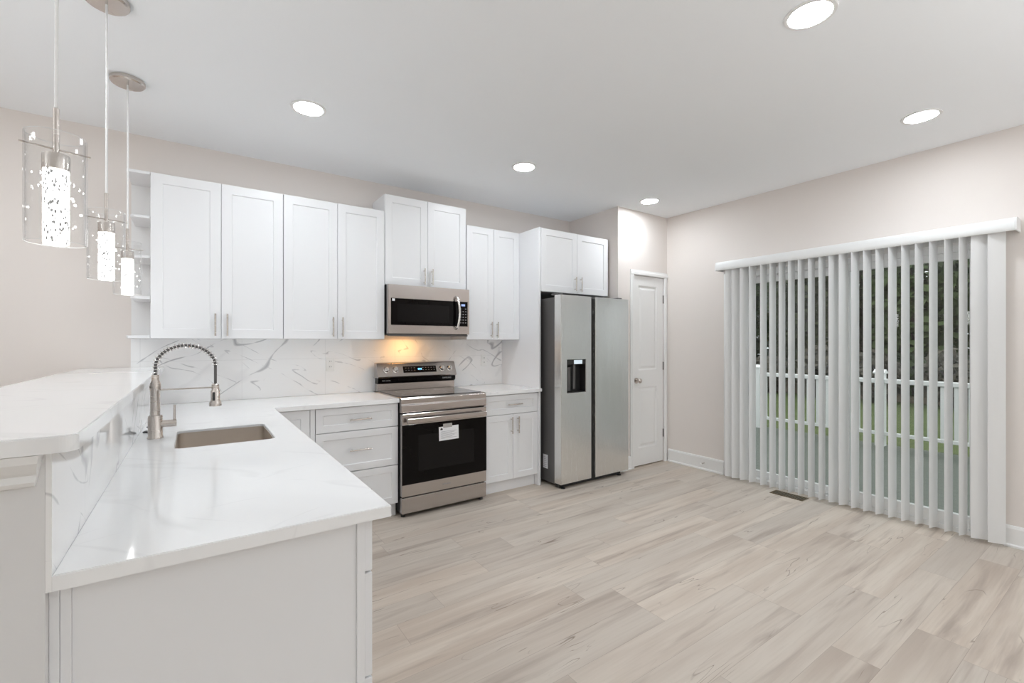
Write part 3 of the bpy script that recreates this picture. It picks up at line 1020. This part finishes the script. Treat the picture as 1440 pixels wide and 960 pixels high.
# spray head
MB().lathe([(0.010, cz_ - 0.085), (0.0155, cz_ - 0.09), (0.0155, cz_ - 0.115), (0.019, cz_ - 0.12), (0.019, cz_ - 0.165), (0.026, cz_ - 0.178), (0.026, cz_ - 0.192), (0.018, cz_ - 0.194)], hx, FY, 24).build('spray_head', M['nickel'], fc, True)
MB().box(hx - 0.012, hx - 0.002, FY - 0.0215, FY - 0.016, cz_ - 0.165, cz_ - 0.125, 0.002).build('spray_button', M['black'], fc)
MB().tube([(FX, FY, cz_ - 0.103), (hx, FY, cz_ - 0.103)], 0.0035, 8).build('support_arm', M['nickel'], fc, True)
lv = MB()
lv.tube([(FX + 0.02, FY, CZ + 0.062), (FX + 0.078, FY, CZ + 0.062)], 0.0165, 18)
lv.build('valve', M['nickel'], fc, True)
MB().tube([(FX + 0.070, FY, CZ + 0.066), (FX + 0.070, FY, CZ + 0.145)], [0.0055, 0.0045], 10).build('lever', M['nickel'], fc, True)
hc = thing('hole_cover', (-0.182, 2.80, CZ), 'small round black cap on the worktop behind the faucet', 'hole cover')
MB().lathe([(0.024, CZ + 0.0004), (0.025, CZ + 0.004), (0.020, CZ + 0.007)], -0.182, 2.80, 24).build('cap', M['black'], hc, True)
MB().lathe([(0.004, CZ + 0.0065), (0.004, CZ + 0.022), (0.010, CZ + 0.024), (0.010, CZ + 0.028)], -0.182, 2.80, 16).build('stem', M['black'], hc, True)

# ------------------------------------------------------------------ microwave
MX0, MX1, MF, MZ0, MZ1 = 1.293, 2.049, 3.632, 1.416, 1.8245
mw = thing('microwave', ((MX0 + MX1) / 2, YW, MZ0), 'stainless over-the-range microwave under the tallest cabinet', 'microwave')
MB().box(MX0, MX1, MF + 0.0405, YW - 0.011, MZ0, MZ1, 0.002).build('body', M['black'], mw)
dr = MB()
wx0, wx1, wz0, wz1 = 1.316, 1.938, 1.490, 1.712
# front frame as one plate with an opening for window and panel
pts = [(MX0, MZ0 + 0.004), (MX1, MZ0 + 0.004), (MX1, MZ1), (MX0, MZ1)]
hole = [(wx0, wz0), (2.032, wz0), (2.032, wz1), (wx0, wz1)]
fm = slab(pts, hole, 0.0, 0.04, 0.003)
fm.xf(Matrix(((1, 0, 0, 0), (0, 0, -1, MF + 0.04), (0, 1, 0, 0), (0, 0, 0, 1))))
fm.build('front_frame', M['steel'], mw)
wd = MB().box(wx0, wx1 - 0.002, MF + 0.003, MF + 0.04, wz0, wz1).build('door_glass', M['blackglass'], mw)
MB().box(wx0 + 0.055, wx1 - 0.09, MF + 0.0022, MF + 0.004, wz0 + 0.028, wz1 - 0.045).build('viewing_window', M['window_dark'], wd)
cp = MB().box(wx1 + 0.0005, 2.032, MF + 0.003, MF + 0.04, wz0, wz1).build('control_panel', M['blackglass'], mw)
MB().box(1.968, 2.005, MF + 0.0018, MF + 0.004, 1.672, 1.690).build('clock_display', M['bluedim'], cp)
for r_ in range(6):
    for c_ in range(3):
        if (r_, c_) in ((0, 1),):
            continue
        x_ = 1.955 + c_ * 0.026
        z_ = 1.648 - r_ * 0.025
        MB().box(x_, x_ + 0.012, MF + 0.0020, MF + 0.0035, z_ - 0.004, z_ + 0.004).build('button', M['legend'], cp)
hh = MB()
hp = [(1.912, MF + 0.002, 1.752), (1.913, MF - 0.030, 1.742)] + [(1.913 + 0.012 * math.sin(PI * k / 8), MF - 0.034 - 0.012 * math.sin(PI * k / 8), 1.735 - 0.25 * k / 8) for k in range(9)] + [(1.913, MF - 0.030, 1.478), (1.912, MF + 0.002, 1.468)]
hh.tube(hp, 0.0115, 12)
hh.build('handle', M['chrome'], mw, True)
MB().box(MX0 + 0.01, MX1 - 0.01, MF + 0.051, YW - 0.02, MZ0 - 0.008, MZ0 - 0.0005).build('bottom_plate', M['darkgrey'], mw)
MB().box(MX0 + 0.01, MX1 - 0.01, MF + 0.012, MF + 0.0505, MZ0 - 0.017, MZ0 - 0.0005, 0.003).build('vent_lip', M['darkgrey'], mw)
lmp = MB().box(1.50, 1.62, 3.80, 3.86, MZ0 - 0.0105, MZ0 - 0.0082).build('cooktop_lamp', M['warm'], mw)
tag(MB().box(1.327, 1.349, MF + 0.0005, MF + 0.0025, 1.688, 1.708).build('sticker', M['paper'], mw), 'small white square sticker')

# ------------------------------------------------------------------ range
GX0, GX1, GF = 1.2925, 2.0515, 3.335
rg = thing('range', ((GX0 + GX1) / 2, 3.7, 0), 'freestanding stainless electric range with a black oven door', 'range')
MB().box(GX0 + 0.002, GX1 - 0.002, GF + 0.045, 3.985, 0.035, 0.893).build('body', M['black'], rg)
# cooktop rim with a bowed stainless front
ck = MB()
ck.prism([(GF + 0.048, 0.804), (GF + 0.012, 0.804), (GF + 0.004, 0.815), (GF + 0.006, 0.86), (GF + 0.012, 0.871), (GF + 0.012, 0.908), (GF + 0.022, 0.919), (3.925, 0.919), (3.925, 0.895), (GF + 0.048, 0.895)], 'x', GX0, GX1, 0.0015)
ck.build('cooktop_frame', M['steel'], rg)
ct = MB().prism(rrect(GX0 + 0.022, GX1 - 0.022, GF + 0.055, 3.90, 0.012), 'z', 0.9195, 0.9225).build('cooktop_glass', M['cooktop'], rg)
for x_, y_, r_ in ((1.49, 3.52, 0.115), (1.86, 3.52, 0.095), (1.49, 3.78, 0.075), (1.86, 3.78, 0.085)):
    MB().lathe([(r_ - 0.002, 0.9227), (r_, 0.9227), (r_, 0.9229), (r_ - 0.002, 0.9229), (r_ - 0.002, 0.9227)], x_, y_, 40, False).build('burner_ring', M['legend'], ct)
# oven door
od = MB().box(GX0 + 0.003, GX1 - 0.003, GF, GF + 0.044, 0.160, 0.796, 0.004).build('oven_door', M['steel'], rg)
MB().box(GX0 + 0.003, GX1 - 0.003, GF - 0.002, GF + 0.002, 0.252, 0.712, 0.001).build('door_glass', M['blackglass'], od)
MB().box(GX0 + 0.135, GX1 - 0.125, GF - 0.0026, GF - 0.001, 0.345, 0.625, 0.0005).build('oven_window', M['window_dark'], od)
hh = MB()
hh.box(GX0 + 0.028, GX1 - 0.028, GF - 0.052, GF - 0.030, 0.727, 0.765, 0.008, 3)
for x_ in (GX0 + 0.04, GX1 - 0.066):
    hh.box(x_, x_ + 0.026, GF - 0.034, GF + 0.001, 0.732, 0.760, 0.003)
hh.build('oven_handle', M['steel'], od, True)
dw = MB().box(GX0 + 0.003, GX1 - 0.003, GF + 0.002, GF + 0.044, 0.030, 0.152, 0.005).build('storage_drawer', M['steel'], rg)
for x_ in (GX0 + 0.03, GX1 - 0.03):
    for y_ in (GF + 0.05, 3.93):
        MB().lathe([(0.018, 0.0), (0.018, 0.018), (0.010, 0.020), (0.010, 0.0349)], x_, y_, 16).build('foot', M['black'], rg, True)
# backguard: lower stainless riser, black lip, sloping control fascia
MB().box(GX0 + 0.004, GX1 - 0.004, 3.922, 3.985, 0.9195, 0.985, 0.002).build('riser', M['steel'], rg)
MB().prism([(3.985, 0.9855), (3.915, 0.9855), (3.898, 0.997), (3.895, 1.032), (3.985, 1.036)], 'x', GX0 + 0.006, GX1 - 0.006, 0.002).build('black_lip', M['blackglass'], rg)
fa = MB().prism([(3.985, 1.0365), (3.893, 1.0335), (3.880, 1.045), (3.930, 1.160), (3.945, 1.168), (3.985, 1.168)], 'x', GX0, GX1, 0.003).build('control_fascia', M['steel'], rg)
sl = Matrix.Translation((0, 3.905, 1.1025)) @ Matrix.Rotation(-math.atan2(0.05, 0.115), 4, 'X')


def on_fascia(mb):
    return mb.xf(sl)


MB_ = on_fascia(MB().box(1.527, 1.848, -0.004, 0.004, -0.030, 0.030, 0.001)).build('touch_panel', M['blackglass'], fa)
dg = MB()
for k in range(3):
    dg.box(1.667 + k * 0.013, 1.676 + k * 0.013, -0.0048, -0.0038, -0.006, 0.009)
on_fascia(dg).build('clock_digits', M['blue'], MB_)
for r_ in range(2):
    for k in range(11):
        x_ = 1.545 + k * 0.0275
        if 1.65 < x_ < 1.71:
            continue
        on_fascia(MB().box(x_, x_ + 0.012, -0.0046, -0.0038, 0.012 - r_ * 0.022, 0.015 - r_ * 0.022)).build('button', M['legend'], MB_)
for x_ in (1.372, 1.455, 1.905, 1.985):
    k_ = MB()
    k_.lathe([(0.027, -0.002), (0.027, 0.006), (0.022, 0.008), (0.020, 0.028), (0.017, 0.031)], 0, 0, 24)
    k_.box(-0.005, 0.005, -0.018, 0.018, 0.029, 0.036, 0.001)
    k_.xf(sl @ Matrix.Translation((x_, 0, 0)) @ Matrix.Rotation(PI / 2, 4, 'X'))
    k_.build('knob', M['chrome'], fa, True)
# lettering on the black lip
def text_mesh(txt, size, mtx, name, m, parent, depth=0.0003):
    cu = bpy.data.curves.new('lettering', 'FONT')
    cu.body = txt
    cu.size = size
    cu.extrude = depth
    cu.align_x = 'CENTER'
    cu.align_y = 'CENTER'
    o_ = bpy.data.objects.new('tmp', cu)
    COL.objects.link(o_)
    dg_ = bpy.context.evaluated_depsgraph_get()
    dg_.update()
    me = bpy.data.meshes.new_from_object(o_.evaluated_get(dg_))
    bpy.data.objects.remove(o_, do_unlink=True)
    b2 = bmesh.new()
    b2.from_mesh(me)
    bpy.data.meshes.remove(me)
    return MB().add(b2).xf(mtx).build(name, m, parent)


up = Matrix.Rotation(PI / 2, 4, 'X')
M['letter'] = simple('pale_grey_lettering', (0.6, 0.6, 0.6), 0.5)
text_mesh('SAMSUNG', 0.020, Matrix.Translation((1.955, 3.8952, 1.014)) @ up, 'maker_lettering', M['letter'], rg)
text_mesh('Wi-Fi  Air Fry', 0.013, Matrix.Translation((1.37, 3.8952, 1.011)) @ up, 'feature_lettering', M['letter'], rg)
text_mesh('SAMSUNG', 0.017, Matrix.Translation((1.67, GF - 0.0005, 0.206)) @ up, 'maker_lettering', M['legend'], od)
# paper tag taped to the oven glass
tg = thing('instruction_tag', (1.70, GF, 0.6), 'white printed paper tag taped to the black oven door', 'tag')
tm = Matrix.Translation((1.690, GF - 0.0034, 0.617)) @ Matrix.Rotation(-0.02, 4, 'Y')
tpap = MB().box(-0.088, 0.088, -0.0005, 0.0005, -0.058, 0.053).xf(tm).build('paper', M['paper'], tg)
MB().box(-0.05, 0.03, -0.0009, 0.0008, 0.043, 0.075).xf(tm).build('tape', M['tape'], tg)
tx = MB()
for k in range(7):
    tx.box(-0.07, 0.07 - (k % 3) * 0.02, -0.0008, -0.0004, 0.012 - k * 0.009, 0.0145 - k * 0.009)
tag(tx.xf(tm).build('printed_lines', M['ink'], tpap), None, None, None, 'stuff')
MB().prism([(-0.075, 0.027), (-0.055, 0.027), (-0.055, 0.036), (-0.065, 0.046), (-0.075, 0.036)], 'y', -0.0008, -0.0004).xf(tm).build('warning_mark', M['black'], tpap)

# ------------------------------------------------------------------ refrigerator
RF = 3.159
fg = thing('refrigerator', (3.2, 3.55, 0), 'stainless side-by-side refrigerator with a water dispenser', 'refrigerator')
MB().box(2.745, 3.585, RF + 0.098, 3.975, 0.030, 1.765, 0.004).build('body', M['darkgrey'], fg)
MB().box(2.752, 3.58, RF + 0.05, RF + 0.0975, 0.005, 0.046, 0.003).build('base_grille', M['black'], fg)
for x_ in (2.79, 3.54):
    MB().lathe([(0.022, 0.0), (0.022, 0.0049)], x_, RF + 0.035, 16).build('foot', M['black'], fg, True)
    MB().lathe([(0.022, 0.0), (0.022, 0.0299)], x_, 3.9, 16).build('foot', M['black'], fg, True)
DZ0, DZ1 = 0.046, 1.784


def fridge_door(pts_out, hole):
    f_ = slab(pts_out, hole, 0.0, 0.092, 0.004)
    return f_.xf(Matrix(((1, 0, 0, 0), (0, 0, -1, RF + 0.092), (0, 1, 0, 0), (0, 0, 0, 1))))


lx0, lx1, lx2, lx3 = 2.737, 3.121, 3.174, 3.610
hx0, hx1, hz0, hz1 = 2.812, 3.046, 0.878, 1.188
ld = fridge_door([(lx0, DZ0), (lx1, DZ0), (lx1, DZ1), (lx0, DZ1)], [(hx0, hz0), (hx1, hz0), (hx1, hz1), (hx0, hz1)]).build('door', M['steelv'], fg)
RX1 = 3.645
rd = fridge_door([(lx2, DZ0), (RX1, DZ0), (RX1, DZ1), (lx2, DZ1)], None).build('door', M['steelv'], fg)
# recessed dark grip channel between the doors
MB().box(lx1 + 0.0005, lx2 - 0.0005, RF + 0.040, RF + 0.097, DZ0, DZ1 - 0.01).build('grip_channel', M['black'], fg)
# dispenser
ds = MB()
ds.box(hx0 + 0.0005, hx1 - 0.0005, RF + 0.078, RF + 0.0915, hz0 + 0.0005, hz1 - 0.0005)
ds.box(hx0 + 0.0005, hx0 + 0.005, RF + 0.002, RF + 0.078, hz0 + 0.0005, hz1 - 0.0005)
ds.box(hx1 - 0.005, hx1 - 0.0005, RF + 0.002, RF + 0.078, hz0 + 0.0005, hz1 - 0.0005)
ds.box(hx0 + 0.005, hx1 - 0.005, RF + 0.002, RF + 0.078, hz0 + 0.0005, hz0 + 0.006)
ds.box(hx0 + 0.005, hx1 - 0.005, RF + 0.002, RF + 0.078, hz1 - 0.045, hz1 - 0.0005)
dp = ds.build('dispenser', M['black'], ld)
MB().box(hx0 + 0.085, hx1 - 0.045, RF + 0.0012, RF + 0.003, hz1 - 0.043, hz1 - 0.006).build('dispenser_display', M['disp'], dp)
pdl = MB()
pdl.box(2.925, 2.955, RF + 0.045, RF + 0.055, hz0 + 0.03, hz1 - 0.046, 0.003)
pdl.build('dispenser_paddle', M['darkgrey'], dp)
MB().box(hx0 + 0.006, hx0 + 0.09, RF + 0.055, RF + 0.062, hz0 + 0.012, hz1 - 0.075, 0.002).build('splash_plate', M['darkgrey'], dp)
for x_ in (lx0 + 0.01, RX1 - 0.10):
    MB().box(x_, x_ + 0.06, RF + 0.05, RF + 0.15, 1.7655 if False else 1.785, 1.802, 0.004).build('hinge_cover', M['darkgrey'], fg)
st_ = MB().box(2.7437, 2.7450, 3.36, 3.43, 0.15, 0.28).build('rating_label', M['paper'], fg)
tag(st_, 'white printed label on the dark side')
for k in range(6):
    MB().box(2.7432, 2.7437, 3.367, 3.423, 0.165 + k * 0.018, 0.1675 + k * 0.018).build('printed_line', M['ink'], st_)

# ------------------------------------------------------------------ vertical blinds
vb = thing('vertical_blinds', (4.33, 1.58, 2.1), 'white vertical slat blinds with a valance over the sliding glass door', 'blinds')
VX = 4.288
b_ = bmesh.new()
sec = [(4.428, 2.148), (4.31, 2.148), (4.297, 2.145), (4.289, 2.135), (4.286, 2.12), (4.286, 2.09), (4.289, 2.066), (4.293, 2.062), (4.297, 2.066), (4.294, 2.09), (4.294, 2.12), (4.297, 2.132), (4.303, 2.138), (4.31, 2.140), (4.428, 2.140)]
MB().prism(sec, 'y', 0.562, 2.592).build('valance', M['vinyl'], vb, True)
for y0 in (0.5535, 2.5925):
    MB().prism([(4.286, 2.062), (4.428, 2.062), (4.428, 2.148), (4.31, 2.148), (4.297, 2.145), (4.289, 2.135), (4.286, 2.12)], 'y', y0, y0 + 0.008, 0.0015).build('valance_end', M['vinyl'], vb)
MB().box(4.309, 4.353, 0.575, 2.580, 2.088, 2.128, 0.003).build('head_rail', M['vinyl'], vb)
ys = [(2.470, 55), (2.405, 45), (2.33, 28), (2.25, 13), (2.148, 10.5), (2.066, 10.5), (1.985, 10.5), (1.906, 10.5), (1.827, 10.5), (1.747, 10.5), (1.667, 10.5), (1.585, 24),
      (1.512, 24), (1.432, 17.5), (1.352, 17.5), (1.273, 17.5), (1.195, 17.5), (1.118, 17.5), (1.040, 17.5), (0.962, 17.5), (0.882, 17.5), (0.808, 17.5), (0.728, 62), (0.648, 58)]
b_ = bmesh.new()
K = 6
Lv = 0.089
top, bot = [], []
prof = []
for k in range(K + 1):
    s_ = -Lv / 2 + Lv * k / K
    prof.append((s_, 0.0018 * (1 - (2 * s_ / Lv) ** 2)))
loop = [(s_, c_ + 0.0007) for s_, c_ in prof] + [(s_, c_ - 0.0007) for s_, c_ in reversed(prof)]
vm = MB().prism(loop, 'z', -1.0, 1.0)
vme = bpy.data.meshes.new('vane')
vm.bm.to_mesh(vme)
vm.bm.free()
vme.materials.append(M['vane'])
for y_, a_ in ys:
    o = bpy.data.objects.new('vane', vme)
    COL.objects.link(o)
    o.parent = vb
    # local +x runs to the room side and slightly to +y
    o.location = (0.0, y_ - 1.58, 1.0545 - 2.1)
    o.rotation_euler = (0, 0, PI - math.radians(a_))
    o.scale = (1, 1, 1.0275)

# ------------------------------------------------------------------ lamps
RING = [(0.082, -0.0006), (0.100, -0.0006), (0.098, -0.006), (0.084, -0.007), (0.080, -0.004)]


def recessed(x, y, label):
    t_ = thing('recessed_light', (x, y, ZC), label, 'ceiling light', 'recessed ceiling lights')
    MB().lathe([(r, ZC + z) for r, z in RING] + [(0.082, ZC - 0.0006)], x, y, 40, False).build('trim_ring', M['trim'], t_, True)
    MB().lathe([(0.0815, ZC - 0.0006), (0.0815, ZC - 0.0045)], x, y, 40).build('lens', M['lens'], t_)
    return t_


recessed(0.564, 2.973, 'recessed ceiling light above the drawers, nearest the pendants')
recessed(2.183, 2.973, 'recessed ceiling light in the middle of the back row of three')
recessed(3.745, 2.975, 'recessed ceiling light just in front of the pantry door')
recessed(2.181, 0.885, 'large-looking recessed ceiling light nearest the camera, at the top edge')
recessed(3.740, 0.888, 'recessed ceiling light above the vertical blinds')
for x, y in ((3.74, -1.2), (-1.6, 2.9), (-0.95, 2.2), (-3.1, 0.9), (-3.1, -1.0)):  # unseen lamps, added and placed to brighten the room, bar and blinds
    recessed(x, y, 'added recessed ceiling light, unseen, out in the open living area')


def pendant(x, y, label):
    t_ = thing('pendant_light', (x, y, ZC), label, 'pendant light', 'glass pendant lights over the bar')
    MB().lathe([(0.076, ZC - 0.0005), (0.076, ZC - 0.018), (0.070, ZC - 0.025), (0.001, ZC - 0.027)], x, y, 40).build('ceiling_canopy', M['nickel'], t_, True)
    MB().tube([(x, y, ZC - 0.026), (x + 0.001, y, 2.4), (x, y, 1.958)], 0.0042, 8).build('cord', M['cord'], t_, True)
    MB().tube([(x, y, 1.96), (x, y, 1.838)], 0.0065, 12).build('rod', M['nickel'], t_, True)
    MB().lathe([(0.008, 1.842), (0.0265, 1.838), (0.0275, 1.834), (0.0275, 1.797), (0.02, 1.796)], x, y, 28).build('cap', M['nickel'], t_, True)
    a = 0.35
    dx, dy = math.cos(a), math.sin(a)
    MB().tube([(x - dx * 0.068, y - dy * 0.068, 1.853), (x + dx * 0.068, y + dy * 0.068, 1.853)], 0.0026, 8).build('cross_bar', M['nickel'], t_, True)
    g = MB()
    ro, ri, z0, z1 = 0.0605, 0.0570, 1.606, 1.886
    g.lathe([(ri, z0), (ro, z0), (ro, z1), (ri, z1), (ri, z0)], x, y, 48, False)
    gs = g.build('glass_shade', M['pglass'], t_, True)
    for z in (z0, z1):
        ring = [(x + 0.0588 * math.cos(2 * PI * k / 48), y + 0.0588 * math.sin(2 * PI * k / 48), z) for k in range(49)]
        MB().tube(ring, 0.0008, 6, False).build('rim_highlight', M['cord'], gs, True)  # white ring modelled in place of the glass rim's highlight
    c = MB().lathe([(0.022, 1.603), (0.0255, 1.606), (0.0255, 1.7955), (0.02, 1.7958)], x, y, 28).build('bubble_core', M['core'], t_, True)
    return t_


pendant(-0.30, 1.668, 'clear glass cylinder pendant nearest the camera, largest of the three over the bar')
pendant(-0.30, 2.498, 'clear glass cylinder pendant in the middle of the row of three over the bar')
pendant(-0.30, 3.212, 'clear glass cylinder pendant farthest back, beside the open end shelves')

# ------------------------------------------------------------------ small things
fv = thing('floor_vent', (4.285, 1.91, 0), 'dark bronze floor vent register in the planks below the blinds', 'vent')
f_ = MB()
f_.box(4.228, 4.238, 1.775, 2.045, 0.0002, 0.005, 0.001).box(4.337, 4.347, 1.775, 2.045, 0.0002, 0.005, 0.001)
f_.box(4.238, 4.337, 1.775, 1.785, 0.0002, 0.005, 0.001).box(4.238, 4.337, 2.035, 2.045, 0.0002, 0.005, 0.001)
f_.build('frame', M['brass'], fv)
MB().box(4.238, 4.337, 1.785, 2.035, 0.0002, 0.0012).build('backing', M['gap'], fv)
for k in range(14):
    y_ = 1.792 + k * 0.0178
    MB().box(4.238, 4.337, y_, y_ + 0.007, 0.0013, 0.0042).build('louver', M['brass'], fv)
dsx = thing('door_stop', (XR - 0.016, 2.80, 0.07), 'small spring door stop on the baseboard right of the pantry door', 'door stop')
MB().tube([(XR - 0.0155, 2.80, 0.075), (XR - 0.075, 2.80, 0.075)], 0.005, 10).build('spring', M['nickel'], dsx, True)
MB().tube([(XR - 0.0745, 2.80, 0.075), (XR - 0.088, 2.80, 0.075)], 0.008, 12).build('rubber_tip', M['plate'], dsx, True)

for o in bpy.data.objects:
    if '_w' in o:
        del o['_w']
